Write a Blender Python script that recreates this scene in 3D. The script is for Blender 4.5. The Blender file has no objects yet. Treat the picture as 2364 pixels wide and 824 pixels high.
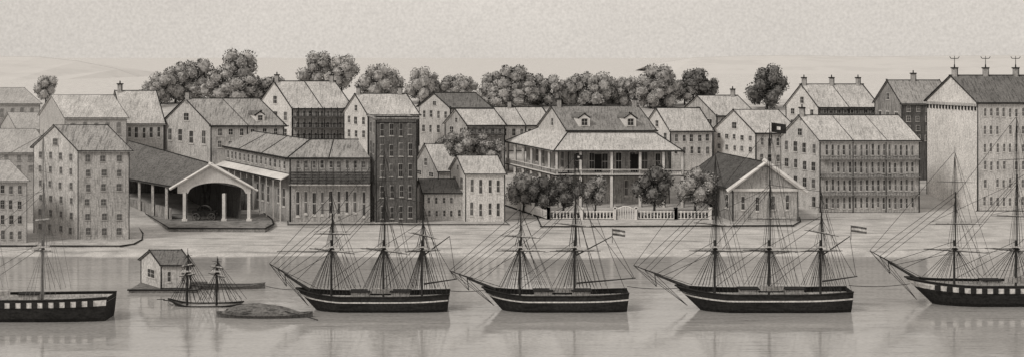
import bpy, bmesh, math, random
from mathutils import Vector, Matrix, noise
random.seed(11)
F=3500.0; H=40.0; CX=1182.0; HY=130.0
def GX(px,Y): return (px-CX)*Y/F
def ZY(py,Y): return H-(py-HY)*Y/F
def P(px,py,Y): return Vector((GX(px,Y),Y,ZY(py,Y)))
def W(px,py,z):
    Y=F*(H-z)/(py-HY); return Vector((GX(px,Y),Y,z))
PROF=[(-800,-4),(297,-3),(304,0.2),(309,0.9),(360,1.5),(380,3),(450,14),(520,22.5),(540,24),(580,23.5),(700,15),(1000,5),(9000,2),(30000,2)]
def T(Y):
    for (a,za),(b,zb) in zip(PROF,PROF[1:]):
        if Y<=b: return za+(zb-za)*(Y-a)/(b-a)
    return 2
S=bpy.context.scene
COL=S.collection
# ------------------------------------------------ materials
MATS={}
def tint(t,k=1.0): return (t,t*(1-0.025*k),t*(1-0.05*k),1)
def skytint(t): return (t,t*.935,t*.86,1)
def mat(name,tone,hatch=0.4,stroke=(3.2,3.2,0.3),rough=0.95,blotch=0.28,dark=0.3,lo=0.5,hi=0.62,grain=.24,far_haze=None):
    if name in MATS: return MATS[name]
    m=bpy.data.materials.new(name); m.use_nodes=True
    nt=m.node_tree; N=nt.nodes; L=nt.links
    b=N['Principled BSDF']; b.inputs['Roughness'].default_value=rough
    b.inputs['Specular IOR Level'].default_value=0.1
    tc=N.new('ShaderNodeTexCoord')
    mp=N.new('ShaderNodeMapping'); mp.inputs['Scale'].default_value=stroke
    L.new(tc.outputs['Object'],mp.inputs['Vector'])
    n1=N.new('ShaderNodeTexNoise'); n1.inputs['Scale'].default_value=1.0; n1.inputs['Detail'].default_value=3; n1.inputs['Roughness'].default_value=0.6
    L.new(mp.outputs[0],n1.inputs['Vector'])
    r=N.new('ShaderNodeMapRange'); r.inputs['From Min'].default_value=lo; r.inputs['From Max'].default_value=hi
    r.inputs['To Min'].default_value=0; r.inputs['To Max'].default_value=hatch
    L.new(n1.outputs['Fac'],r.inputs['Value'])
    mx=N.new('ShaderNodeMix'); mx.data_type='RGBA'
    mx.inputs['A'].default_value=tint(tone); mx.inputs['B'].default_value=tint(tone*dark)
    L.new(r.outputs[0],mx.inputs['Factor'])
    src=mx.outputs['Result']
    if far_haze:  # distance haze put into the colour: paler with depth
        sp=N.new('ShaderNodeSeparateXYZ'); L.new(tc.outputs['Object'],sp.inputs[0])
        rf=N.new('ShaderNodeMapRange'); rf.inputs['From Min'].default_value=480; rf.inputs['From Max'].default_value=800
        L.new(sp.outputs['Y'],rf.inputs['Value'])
        m3=N.new('ShaderNodeMix'); m3.data_type='RGBA'; L.new(rf.outputs[0],m3.inputs['Factor']); L.new(src,m3.inputs['A']); m3.inputs['B'].default_value=tint(far_haze); src=m3.outputs['Result']
    n2=N.new('ShaderNodeTexNoise'); n2.inputs['Scale'].default_value=0.16; n2.inputs['Detail'].default_value=6; n2.inputs['Roughness'].default_value=0.7
    L.new(tc.outputs['Object'],n2.inputs['Vector'])
    r2=N.new('ShaderNodeMapRange'); r2.inputs['From Min'].default_value=0.3; r2.inputs['From Max'].default_value=0.7
    bb=blotch if not far_haze else blotch*.5
    r2.inputs['To Min'].default_value=1-bb; r2.inputs['To Max'].default_value=1+bb*0.6
    L.new(n2.outputs['Fac'],r2.inputs['Value'])
    n3=N.new('ShaderNodeTexNoise'); n3.inputs['Scale'].default_value=2.8; n3.inputs['Detail'].default_value=1.5
    L.new(tc.outputs['Object'],n3.inputs['Vector'])
    r3=N.new('ShaderNodeMapRange'); r3.inputs['From Min'].default_value=.3; r3.inputs['From Max'].default_value=.7; r3.inputs['To Min'].default_value=1-grain; r3.inputs['To Max'].default_value=1+grain
    L.new(n3.outputs['Fac'],r3.inputs['Value'])
    mu=N.new('ShaderNodeMath'); mu.operation='MULTIPLY'; L.new(r2.outputs[0],mu.inputs[0]); L.new(r3.outputs[0],mu.inputs[1])
    hs=N.new('ShaderNodeHueSaturation'); L.new(src,hs.inputs['Color']); L.new(mu.outputs[0],hs.inputs['Value'])
    L.new(hs.outputs[0],b.inputs['Base Color'])
    MATS[name]=m; return m
ink=mat('ink_dark_timber',0.035,0.3)
inks=mat('ink_soft_timber',0.15,0.5)
hullm=mat('tarred_hull',0.035,0.5,(0.5,3,3))
white=mat('white_paint',0.8,0.1,grain=.1)
wallp=mat('pale_plaster',0.60,0.4)
wallw=mat('white_plaster',0.70,0.28,blotch=0.18)
wallm=mat('grey_plaster',0.46,0.6)
wallb=mat('grey_brick',0.32,0.8)
walld=mat('dark_brick',0.14,0.7)
wallf=mat('faded_plaster',0.47,0.25,blotch=0.15)  # softened set for the left side: faint haze put into the colours
roofl=mat('pale_shingle',0.56,0.45,(3,0.35,0.35))
roofm=mat('grey_shingle',0.37,0.65,(3,0.35,0.35))
roofd=mat('dark_shingle',0.19,0.65,(3,0.35,0.35))
roofk=mat('black_shingle',0.11,0.6,(1.2,1.2,2.5))
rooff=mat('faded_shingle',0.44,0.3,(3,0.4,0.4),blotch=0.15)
glass=mat('window_glass_dark',0.04,0.2,rough=0.3)
glassm=mat('window_glass_grey',0.12,0.3,rough=0.4)
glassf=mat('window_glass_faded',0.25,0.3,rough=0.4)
frm=mat('window_frame_pale',0.64,0.1)
spar=mat('spar_wood',0.055,0.3)
rope=mat('tarred_rope',0.045,0.0)
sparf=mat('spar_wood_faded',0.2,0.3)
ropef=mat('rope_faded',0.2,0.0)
barkm=mat('bark',0.07,0.5)
groundm=mat('ground_earth',0.54,0.6,(0.06,0.55,0.5),blotch=0.6,dark=0.35,lo=0.53,hi=0.68,far_haze=.68,grain=.16)
pavm=mat('pavement_stone',0.5,0.35,(0.3,0.8,0.8))
stonem=mat('quay_stone',0.2,0.7,(0.8,0.8,1.5))
stonel=mat('quay_stone_pale',0.33,0.8,(0.12,0.8,1.5),lo=.42,hi=.6,dark=.4)
hillm=mat('far_hill_grass',0.66,0.1,(0.01,0.01,0.05),blotch=0.05,grain=.05)  # hill paled toward the sky tone, haze put into the colour
hilll=mat('far_hill_hedge',0.5,0.15,(0.01,0.01,0.05),blotch=0.08,grain=.05)
leafset={}
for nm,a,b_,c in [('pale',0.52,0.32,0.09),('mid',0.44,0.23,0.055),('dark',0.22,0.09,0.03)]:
    leafset[nm]=[mat('leaf_'+nm+'_light',a,0.4,(2,2,2)),mat('leaf_'+nm+'_middle',b_,0.4,(2,2,2)),mat('leaf_'+nm+'_dark',c,0.3,(2,2,2))]  # random leaf tones; the darkest gathers along each lobe's outline
# water
wm=bpy.data.materials.new('harbour_water'); wm.use_nodes=True
nt=wm.node_tree;N=nt.nodes;L=nt.links;b=N['Principled BSDF']
b.inputs['Roughness'].default_value=0.10; b.inputs['IOR'].default_value=1.33
tc=N.new('ShaderNodeTexCoord')
def wnoise(sc,det,lo,hi,tmin,tmax):
    mp=N.new('ShaderNodeMapping'); mp.inputs['Scale'].default_value=sc
    L.new(tc.outputs['Object'],mp.inputs['Vector'])
    n=N.new('ShaderNodeTexNoise'); n.inputs['Scale'].default_value=1; n.inputs['Detail'].default_value=det; n.inputs['Roughness'].default_value=0.6
    L.new(mp.outputs[0],n.inputs['Vector'])
    r=N.new('ShaderNodeMapRange'); r.inputs['From Min'].default_value=lo; r.inputs['From Max'].default_value=hi; r.inputs['To Min'].default_value=tmin; r.inputs['To Max'].default_value=tmax
    L.new(n.outputs['Fac'],r.inputs['Value']); return r.outputs[0]
a=wnoise((.10,1.3,1),4,.56,.70,1,.5); b2=wnoise((.012,.05,1),4,.3,.7,.82,1.12); c2=wnoise((1.4,2.2,1),1,.3,.7,.85,1.15)
m1=N.new('ShaderNodeMath'); m1.operation='MULTIPLY'; L.new(a,m1.inputs[0]); L.new(b2,m1.inputs[1])
m2_=N.new('ShaderNodeMath'); m2_.operation='MULTIPLY'; L.new(m1.outputs[0],m2_.inputs[0]); L.new(c2,m2_.inputs[1])
hs=N.new('ShaderNodeHueSaturation'); hs.inputs['Color'].default_value=tint(.42); L.new(m2_.outputs[0],hs.inputs['Value'])
L.new(hs.outputs[0],b.inputs['Base Color'])
mp2=N.new('ShaderNodeMapping'); mp2.inputs['Scale'].default_value=(0.16,0.22,1); L.new(tc.outputs['Object'],mp2.inputs['Vector'])
n2=N.new('ShaderNodeTexNoise'); n2.inputs['Scale'].default_value=1.0; n2.inputs['Detail'].default_value=3
L.new(mp2.outputs[0],n2.inputs['Vector'])
bp=N.new('ShaderNodeBump'); bp.inputs['Strength'].default_value=0.22; bp.inputs['Distance'].default_value=0.3
L.new(n2.outputs['Fac'],bp.inputs['Height']); L.new(bp.outputs[0],b.inputs['Normal'])
# ------------------------------------------------ mesh builder
class MB:
    def __init__(s): s.v=[];s.f=[];s.m=[]
    def face(s,pts,mi=0):
        i=len(s.v); s.v+= [Vector(p) for p in pts]; s.f.append(list(range(i,i+len(pts)))); s.m.append(mi)
    def hexa(s,a,mi=0):
        i=len(s.v); s.v+=[Vector(p) for p in a]
        for q in ((0,3,2,1),(4,5,6,7),(0,1,5,4),(1,2,6,5),(2,3,7,6),(3,0,4,7)):
            s.f.append([i+k for k in q]); s.m.append(mi)
    def obox(s,P0,U,Nn,u0,u1,n0,n1,z0,z1,mi=0):
        def q(u,n,z): 
            p=P0+U*u+Nn*n; return Vector((p.x,p.y,z))
        s.hexa([q(u0,n0,z0),q(u1,n0,z0),q(u1,n1,z0),q(u0,n1,z0),q(u0,n0,z1),q(u1,n0,z1),q(u1,n1,z1),q(u0,n1,z1)],mi)
    def box(s,x0,x1,y0,y1,z0,z1,mi=0):
        s.obox(Vector((0,0,0)),Vector((1,0,0)),Vector((0,1,0)),x0,x1,y0,y1,z0,z1,mi)
    def slab(s,pts,th,mi=0):
        n=len(pts);i=len(s.v); s.v+=[Vector(p) for p in pts]+[Vector(p)-Vector((0,0,th)) for p in pts]
        s.f.append([i+k for k in range(n)]); s.m.append(mi)
        s.f.append([i+n+k for k in reversed(range(n))]); s.m.append(mi)
        for k in range(n):
            k2=(k+1)%n; s.f.append([i+k,i+n+k,i+n+k2,i+k2]); s.m.append(mi)
    def cyl(s,p,q,r0,r1=None,n=6,mi=0):
        p=Vector(p);q=Vector(q); r1=r0 if r1 is None else r1
        d=(q-p); 
        if d.length<1e-6: return
        d.normalize(); a=d.orthogonal().normalized(); b=d.cross(a)
        i=len(s.v)
        for c,r in ((p,r0),(q,r1)):
            for k in range(n):
                t=2*math.pi*(k+.5)/n; s.v.append(c+a*math.cos(t)*r+b*math.sin(t)*r)
        for k in range(n):
            k2=(k+1)%n; s.f.append([i+k,i+k2,i+n+k2,i+n+k]); s.m.append(mi)
        s.f.append([i+k for k in reversed(range(n))]); s.m.append(mi)
        s.f.append([i+n+k for k in range(n)]); s.m.append(mi)
    def bar(s,p,q,w,mi=0):
        p=Vector(p);q=Vector(q);d=(q-p).normalized()
        e=random.uniform(0.3,1.8)*w
        s.cyl(p-d*e,q+d*e,w*0.68*random.uniform(0.8,1.2),w*0.68*random.uniform(0.6,1.1),4,mi)
    def make(s,name,parent=None,mats=(),origin=None,smooth=False):
        o=Vector(origin) if origin is not None else (parent_loc(parent) if parent else Vector((0,0,0)))
        me=bpy.data.meshes.new(name); me.from_pydata([v-o for v in s.v],[],s.f)
        for m in mats: me.materials.append(m)
        me.polygons.foreach_set('material_index',s.m)
        if smooth: me.polygons.foreach_set('use_smooth',[True]*len(s.f))
        me.update()
        ob=bpy.data.objects.new(name,me); COL.objects.link(ob)
        if parent: ob.parent=parent; ob.location=o-parent_loc(parent)
        else: ob.location=o
        return ob
def parent_loc(o): 
    v=Vector((0,0,0))
    while o: v+=o.location; o=o.parent
    return v
def thing(name,label,cat,loc,group=None):
    e=bpy.data.objects.new(name,None); e.empty_display_size=1; COL.objects.link(e); e.location=loc
    e['label']=label; e['category']=cat
    if group: e['group']=group
    return e
WCACHE={}
def winmesh(pane,frame):
    k=(pane.name,frame.name)
    if k in WCACHE: return WCACHE[k]
    m=MB()
    m.box(-.5,.5,-.06,.05,-.5,.5,1)
    m.box(-.40,.40,-.09,-.061,-.45,.45,0)
    m.box(-.02,.02,-.12,-.091,-.45,.45,1); m.box(-.40,.40,-.11,-.091,-.015,.015,1)
    m.box(-.6,.6,-.18,-.061,-.56,-.50,1)
    me=bpy.data.meshes.new('window'); me.from_pydata(m.v,[],m.f); me.materials.append(pane); me.materials.append(frame)
    me.polygons.foreach_set('material_index',m.m); me.update(); WCACHE[k]=me; return me
def window(par,pos,U,w,h,pane=None,frame=None,name='window'):
    o=bpy.data.objects.new(name,winmesh(pane or glass,frame or frm)); COL.objects.link(o)
    o.parent=par; o.location=Vector(pos)-parent_loc(par); o.rotation_euler=(0,0,math.atan2(U.y,U.x)); o.scale=(w,1,h); return o
class Face:
    def __init__(s,a,b):
        s.P0=Vector((a.x,a.y,0)); d=Vector((b.x-a.x,b.y-a.y,0)); s.L=d.length; s.U=d.normalized(); s.N=Vector((s.U.y,-s.U.x,0))
    def pt(s,u,n,z):
        p=s.P0+s.U*u+s.N*n; return Vector((p.x,p.y,z))
def winrows(par,f,z0,z1,rows,cols,pane,frame,wf=0.42,hf=0.55,u0=0.04,u1=0.96,name='window'):
    sh=(z1-z0)/rows
    cw=f.L*(u1-u0)/cols
    for r in range(rows):
        for c in range(cols):
            if random.random()<.03: continue
            u=f.L*u0+cw*(c+.5)+random.uniform(-.06,.06)*cw
            z=z0+sh*(r+.52)+random.uniform(-.03,.03)*sh
            pn=pane
            if pane is glass and random.random()<.3: pn=glassm
            window(par,f.pt(u,0,z),f.U,cw*wf*random.uniform(.8,1.12),sh*hf*random.uniform(.88,1.08),pn,frame,name)
def balcony(par,f,z,dp=1.6,hgt=1.1,posts=6,ptop=None,mats=None,u0=0,u1=1,name='balcony'):
    mats=mats or (ink,inks)
    m=MB(); a=f.L*u0; b=f.L*u1
    m.obox(f.P0,f.U,f.N,a,b,0.02,dp,z-0.2,z,1)
    m.obox(f.P0,f.U,f.N,a,b,dp-.1,dp,z+hgt-.15,z+hgt,0)
    n=int((b-a)/0.7)
    for i in range(n+1):
        u=a+.06+(b-a-.12)*i/n; m.obox(f.P0,f.U,f.N,u-.05,u+.05,dp-.08,dp-.02,z+.003,z+hgt-.153,0)
    if ptop:
        for i in range(posts+1):
            u=a+.12+(b-a-.24)*i/posts; m.obox(f.P0,f.U,f.N,u-.12,u+.12,dp-.26,dp-.101,z+.004,ptop,0)
    return m.make(name,par,mats)
def chimney(roof,p,w=1.1,h=2.2,m1=None,pots=1):
    m=MB(); x,y,z=p
    m.box(x-w/2,x+w/2,y-w/2,y+w/2,z-1.2,z+h,0)
    m.box(x-w*.65,x+w*.65,y-w*.65,y+w*.65,z+h+.003,z+h+.3,1)
    m.bar((x+w/2,y-w/2,z),(x+w/2,y-w/2,z+h),.16,1)
    for i in range(pots): m.cyl((x+(i-.5*(pots-1))*.5,y,z+h+.3),(x+(i-.5*(pots-1))*.5,y,z+h+1.0),.2,.16,6,1)
    return m.make('chimney',roof,(m1 or wallm,ink))
def house(label,x0,x1,x2,Y,D,eave,ridge,base=None,roof='A',wm_=wallp,gm=None,rm=roofm,front=None,side=None,
          pane=None,frame=None,iw=0.27,inkm=None,div=0,chim=(),attic=True,name='house',cat='house',ov=0.5,zb=None,wf=.45,hf=.6,swf=.42,group='houses of the harbour town'):
    gm=gm or wm_; pane=pane or glass; frame=frame or frm; inkm=inkm or ink  # gables mostly paler than fronts: sunlight from the left put into wall tones
    g=T(Y) if zb is None else zb
    iw=iw*Y/400
    O=Vector((GX(x0,Y),Y,g)); A=Vector((GX(x1,Y)-GX(x0,Y),0,0)); B=Vector((GX(x2,Y+D)-GX(x0,Y),D,0))
    ze=ZY(eave,Y); zbot=g-2.0 if zb is None else zb
    th=thing(name,label,cat,O,group)
    c=[O,O+A,O+A+B,O+B]
    lo=[Vector((p.x,p.y,zbot)) for p in c]; hi=[Vector((p.x,p.y,ze)) for p in c]
    m=MB()
    for i,(a,b) in enumerate(((0,1),(1,2),(2,3),(3,0))):
        m.face([lo[a],lo[b],hi[b],hi[a]],0 if i in(0,2) else 1)
    if roof=='A':
        zr=ZY(ridge,Y+D/2); R0=Vector((O.x+B.x/2,Y+D/2,zr)); R1=R0+A
        m.face([hi[3],hi[0],R0],1); m.face([hi[1],hi[2],R1],1)
    elif roof=='B':
        zr=ZY(ridge,Y); R0=Vector((O.x+A.x/2,Y,zr)); R1=R0+B
        m.face([hi[0],hi[1],R0],0); m.face([hi[2],hi[3],R1],0)
    else:
        zr=ze
    if roof=='flat': m.face([h_-Vector((0,0,.4)) for h_ in hi],0)
    for i in (0,1,3): m.bar(lo[i],hi[i],iw,2)
    m.bar(Vector((lo[0].x,lo[0].y,g)),Vector((lo[1].x,lo[1].y,g)),iw,2)
    for k in range(1,div+1):
        p=lo[0].lerp(lo[1],k/(div+1)); q=hi[0].lerp(hi[1],k/(div+1)); m.bar(p,q,iw*.8,2)
    m.make('wall',th,(wm_,gm,inkm))
    r=MB(); up=Vector((0,0,.28)); 
    if roof in('A','B'):
        Au=A.normalized(); 
        if roof=='A':
            sl=(zr-ze)/(D/2)
            bu=B/D
            e0=hi[0]-bu*ov-Vector((0,0,sl*ov)); e1=hi[1]-bu*ov-Vector((0,0,sl*ov))
            e3=hi[3]+bu*ov-Vector((0,0,sl*ov)); e2=hi[2]+bu*ov-Vector((0,0,sl*ov))
            ex=Au*ov*.8
            q=[[e0-ex,e1+ex,R1+ex,R0-ex],[e2+ex,e3-ex,R0-ex,R1+ex]]
        else:
            sl=(zr-ze)/(A.length/2)
            e0=hi[0]-Au*ov-Vector((0,0,sl*ov)); e1=hi[1]+Au*ov-Vector((0,0,sl*ov))
            e3=hi[3]-Au*ov-Vector((0,0,sl*ov)); e2=hi[2]+Au*ov-Vector((0,0,sl*ov))
            ex=B.normalized()*ov*1.2
            q=[[e3+ex,e0-ex,R0-ex,R1+ex],[e1-ex,e2+ex,R1+ex,R0-ex]]
        for k,s_ in enumerate(q):
            s_=[p+up for p in s_]
            r.slab(s_,.25,0)
            if k==0 or roof=='B':
                for i in range(4): r.bar(s_[i],s_[(i+1)%4],iw,1)
                for j in range(1,div+1):
                    r.bar(s_[0].lerp(s_[1],j/(div+1)),s_[3].lerp(s_[2],j/(div+1)),iw*.7,1)
            else:
                r.bar(s_[1],s_[2],iw,1)
        R0=R0+up;R1=R1+up
    elif roof=='flat':
        R0=hi[0].lerp(hi[3],.5);R1=hi[1].lerp(hi[2],.5)
        for i in range(4):
            a=hi[i];b=hi[(i+1)%4]; r.bar(a,b,.45,0)
        r.bar(hi[0]-Vector((0,0,1)),hi[1]-Vector((0,0,1)),iw,1)
        r.bar(hi[0]+Vector((0,0,.4)),hi[1]+Vector((0,0,.4)),iw,1)
    ro=r.make('roof',th,(rm,inkm))
    for fr in chim:
        chimney(ro,R0.lerp(R1,fr),w=1.2,h=1.7)
    zw=ZY(base,Y) if base else g+.2
    ff=Face(lo[0],lo[1]); fs=Face(lo[3],lo[0])
    if front: winrows(th,ff,zw,ze-.2,front[0],front[1],pane,frame,wf,hf)
    if side:
        winrows(th,fs,zw,ze,side[0],side[1],pane,frame,swf,hf*.9)
        if attic and roof=='A': window(th,fs.pt(fs.L/2,0,ze+(zr-ze)*.3),fs.U,fs.L*.12,(zr-ze)*.32,pane,frame)
    return dict(o=th,ff=ff,fs=fs,ze=ze,zr=zr,g=g,roof=ro,R0=R0,R1=R1,hi=hi)
# ------------------------------------------------ setting
def structure(o): o['kind']='structure'; return o
xs=[-9000,-4000,-1800,-900,-500]+[-320+4*i for i in range(161)]+[500,900,1800,4000,9000]
ys=[-800,0,200,280]+[296+2*i for i in range(12)]+[324,332,340,350,360,366,373,380,390,400,415,430,440,450,465,480,500,520,530,540,560,580,620,660,700,800,1000,1500,3000,9000,30000]
m=MB()
for y in ys:
    for x in xs:
        sh=3*noise.noise(Vector((x*.03,1.3,0)))+1.5*noise.noise(Vector((x*.15,4,0))) if y<325 else 0
        z=T(y+sh)
        if 300<y<700 : z+=0.10*noise.noise(Vector((x*.08,y*.08,0)))
        m.v.append(Vector((x,y,z)))
nx=len(xs)
for j in range(len(ys)-1):
    for i in range(nx-1):
        m.f.append([j*nx+i,j*nx+i+1,(j+1)*nx+i+1,(j+1)*nx+i]); m.m.append(0)
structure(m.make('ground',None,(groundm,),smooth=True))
m=MB(); m.face([(-9000,-800,0),(9000,-800,0),(9000,320,0),(-9000,320,0)]); structure(m.make('water',None,(wm,)))
def hill(pts,Y,name='hill'):
    m=MB(); n=len(pts)
    for k in range(n-1):
        a=P(pts[k][0],pts[k][1],Y);b=P(pts[k+1][0],pts[k+1][1],Y)
        a2=Vector((a.x,Y-400,0));b2=Vector((b.x,Y-400,0)); a3=Vector((a.x,Y+500,0));b3=Vector((b.x,Y+500,0))
        m.face([a2,b2,b,a]); m.face([a,b,b3,a3]); m.bar(a,b,.8,1)
    o=m.make(name,None,(hillm,hilll)); structure(o)
hill([(-700,150),(-400,128),(-120,130),(0,131),(90,132),(180,142),(270,160),(340,185),(420,215)],2600)
hill([(1500,150),(1600,134),(1720,130),(1850,129),(1990,132),(2200,130),(2500,127),(2900,150)],3400)
# low quay edging along the shore
m=MB()
for i in range(90):
    a=640+i*20;b=a+20
    ya=574+3.5*noise.noise(Vector((a*.012,0,0)));yb=574+3.5*noise.noise(Vector((b*.012,0,0)))
    p=W(a,ya,1.0);q=W(b,yb,1.0); zl=.62+.25*noise.noise(Vector((a*.05,3,0)))
    m.hexa([(p.x,p.y-.5,-.5),(q.x,q.y-.5,-.5),(q.x,q.y+.5,-.5),(p.x,p.y+.5,-.5),(p.x,p.y-.5,zl),(q.x,q.y-.5,zl),(q.x,q.y+.5,zl),(p.x,p.y+.5,zl)],0)
structure(m.make('quay',None,(stonel,)))
def pav(pts,z,th,mats,name='pavement',edge=.25):
    m=MB(); w=[W(px,py,z) for px,py in pts]
    m.slab(w,th,0)
    for i in range(len(w)): m.bar(w[i],w[(i+1)%len(w)],edge,1)
    return structure(m.make(name,None,mats))
pav([(-100,567),(280,567),(310,562),(328,552),(330,538),(318,522),(300,505),(250,490),(-100,490)],1.2,.6,(pavm,ink))
pav([(665,517),(1175,517),(1150,500),(960,480),(660,480)],1.62,.7,(pavm,inks))
pav([(1250,522),(1830,520),(1848,510),(1845,498),(1800,488),(1240,500)],1.65,.7,(pavm,ink))
m=MB(); w=[W(px,py,2.0) for px,py in [(285,462),(392,526),(612,527),(632,516),(628,505),(590,478),(500,440),(380,430)]]
m.slab(w,1.4,0)
for i in range(7): m.bar(w[i],w[i+1],.28,1)
m2=[p-Vector((0,0,.9)) for p in w]
for i in range(4): m.bar(m2[i],m2[i+1],.22,1)
structure(m.make('pavement',None,(mat('dark_paving',0.28,0.6,(.5,.5,.5)),ink)))
# ------------------------------------------------ houses
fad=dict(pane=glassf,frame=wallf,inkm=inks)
house('tall pale six-storey warehouse with a gabled shingle roof',180,298,78,322,12,347,292,wm_=wallm,gm=wallp,rm=roofm,front=(6,3),side=(6,4),pane=glassm,frame=wallf,inkm=ink,iw=.2,cat='warehouse',name='warehouse',wf=.36,hf=.5,swf=.3)
house('low faded merchant house with dark windows on the quay',-110,62,-190,316,14,418,372,wm_=wallf,rm=rooff,front=(4,8),side=None,pane=glass,frame=wallf,inkm=inks,iw=.14,wf=.5)
house('faded house with a pale roof behind the quay',-60,118,-130,352,16,352,300,wm_=wallf,rm=rooff,front=(2,6),iw=.12,base=400,**fad)
house('faded house with a wide pale roof on the slope',150,292,92,395,18,272,222,wm_=wallf,rm=roofl,front=(1,5),iw=.14,base=320,**fad)
house('faded house with a low roof high on the slope',-60,92,-130,440,18,240,205,wm_=wallf,rm=rooff,front=(2,6),iw=.12,base=320,**fad)
house('faded cottage below the hill',40,150,0,425,16,300,262,wm_=wallf,rm=rooff,front=(1,5),iw=.12,base=330,**fad)
house('pale gabled house with a light shingle roof',287,378,250,412,15,284,212,wm_=wallp,gm=wallb,rm=roofl,front=(1,5),side=(1,2),base=328,iw=.2,chim=(.1,))
h=house('broad gabled house with grey shingle roof and dormer',487,655,376,398,16,290,230,wm_=wallm,gm=wallp,rm=roofm,front=(2,6),side=(1,4),base=348,div=1,chim=(.02,))
def dormer(h,u,v,w=2.6,hh=2.6,front_m=white,frame=frm):
    e0,e1=h['hi'][0],h['hi'][1]; R0,R1=h['R0'],h['R1']
    p=e0.lerp(e1,u).lerp(R0.lerp(R1,u),v); m=MB()
    x,y,z=p; z+=.2
    dy=hh/((h['zr']-h['ze'])/abs(R0.y-e0.y))
    sx=(R0.x-e0.x)/(R0.y-e0.y)
    a=Vector((x-w/2,y,z));b=Vector((x+w/2,y,z));t0=a+Vector((0,0,hh));t1=b+Vector((0,0,hh));ap=Vector((x,y,z+hh*1.45))
    m.face([a,b,t1,ap,t0],0)
    bk=Vector((sx*dy,dy,0)); bk2=bk*1.5
    m.face([a,t0,t0+bk],0); m.face([b,t1+bk,t1],0)
    m.slab([t0+Vector((-.3,-.3,.1)),ap+Vector((0,-.3,.2)),ap+bk2*1.05+Vector((0,0,.2)),t0+bk+Vector((-.3,0,.1))],.15,1)
    m.slab([ap+Vector((0,-.3,.2)),t1+Vector((.3,-.3,.1)),t1+bk+Vector((.3,0,.1)),ap+bk2*1.05+Vector((0,0,.2))],.15,1)
    m.bar(t0,ap,.3,2); m.bar(ap,t1,.3,2)
    m.bar(ap,ap+bk2,.3,2)
    d=m.make('dormer',h['roof'],(front_m,h.get('rm',roofd),ink),origin=p)
    window(d,Vector((x,y-.02,z+hh*.52)),Vector((1,0,0)),w*.62,hh*.8,glass,frame)
dormer(h,.72,.12,2.2,1.8)
h=house('three-storey gabled house with long dark galleries',675,812,597,440,16,250,190,wm_=wallm,gm=wallw,rm=roofl,front=(3,9),side=(2,3),base=328,div=1,chim=(.03,.97))
for py in (268,294,320):
    balcony(h['o'],h['ff'],ZY(py,440),1.8,1.2,9,ZY(py-20,440))
house('pale gabled house with plain light roof',850,965,795,420,15,265,219,wm_=wallp,gm=wallw,rm=roofl,front=(3,5),side=(2,3),base=328,chim=(.05,.9))
house('gabled house with dark shingle roof',1040,1133,968,432,15,250,217,wm_=wallm,gm=wallp,rm=roofd,front=(2,4),side=(2,4),base=318)
h=house('small gabled house with dark balcony above a garden',1080,1165,1028,412,13,290,254,wm_=wallb,gm=wallm,rm=roofl,front=(1,5),side=(1,2),base=320)
balcony(h['o'],h['ff'],ZY(308,412),1.5,1.3,5)
house('pale house with a wide light roof on the slope',1152,1275,1105,440,15,290,250,wm_=wallp,rm=roofl,front=(1,6),base=320,div=1,chim=(.4,))
house('white two-storey gabled house by the street',1075,1165,1040,353,14,402,362,wm_=wallw,gm=wallw,rm=roofl,front=(2,4),side=(2,2),iw=.22,wf=.36)
house('small two-storey house with dark lean roof',978,1072,962,356,12,446,416,wm_=wallp,gm=wallp,rm=roofd,front=(2,5),iw=.22,wf=.4,hf=.5)
house('plain gabled house with pale roof in the yard',1012,1062,955,376,14,395,335,wm_=wallp,gm=wallm,rm=roofl,side=(2,2),base=440,iw=.2)
house('tall dark five-storey brick store with flat parapet',868,962,852,350,15,274,272,roof='flat',wm_=walld,gm=wallb,rm=wallb,front=(5,4),side=(5,2),pane=glass,frame=wallm,iw=.25,cat='warehouse',name='warehouse',wf=.46,hf=.62)
house('pale terrace house with light roof and small windows',1548,1645,1487,415,16,303,252,wm_=wallp,gm=wallw,rm=roofl,front=(2,5),side=(2,3),base=362)
house('pale three-storey terrace house with light roof',1655,1745,1570,440,16,268,223,wm_=wallp,gm=wallm,rm=roofl,front=(3,5),side=(2,3),base=355,chim=(.9,))
house('pale terrace house stepping down the street',1745,1845,1648,403,18,308,256,wm_=wallp,gm=wallw,rm=roofl,front=(2,5),side=(3,5),base=385,hf=.5)
h=house('gabled house with plain roof and dark gallery',1890,2028,1815,430,15,248,197,wm_=wallb,gm=wallw,rm=roofl,front=(2,8),side=(2,3),base=300,div=1,chim=(.03,.5,.95))
balcony(h['o'],h['ff'],ZY(262,430),1.5,1.2,8,ZY(250,430))
house('dark gabled brick house with grey roof',2082,2200,2020,405,17,240,188,wm_=walld,gm=wallb,rm=roofm,front=(4,5),side=(1,3),base=330,chim=(.5,))
h=house('long four-storey brick row with tall windows and iron balconies',1893,2122,1803,368,18,325,269,wm_=wallm,gm=wallp,rm=roofl,front=(4,16),side=(4,4),div=2,iw=.24,cat='row of shops',chim=(.02,),wf=.4,hf=.66,frame=wallp)
for k in (1,2,3): balcony(h['o'],h['ff'],h['g']+(h['ze']-h['g'])*k/4,1.0,.7,10,None,(inks,wallb))
h=house('huge warehouse with white gable and dark roof',2257,2480,2140,370,20,238,177,wm_=wallp,gm=wallw,rm=roofd,front=(6,14),side=None,iw=.27,cat='warehouse',name='warehouse',wf=.42,hf=.5,chim=(.03,.36,.68),frame=wallw,pane=glassm)
fs=h['fs']; m=MB(); zc=h['ze']
m.obox(fs.P0,fs.U,fs.N,.1,fs.L-.1,.02,.35,zc-.9,zc-.2,0)
for i in range(16): m.obox(fs.P0,fs.U,fs.N,fs.L*(i+.3)/16,fs.L*(i+.6)/16,.02,.3,zc-1.9,zc-.903,1)
m.make('cornice',h['o'],(wallm,ink))
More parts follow.
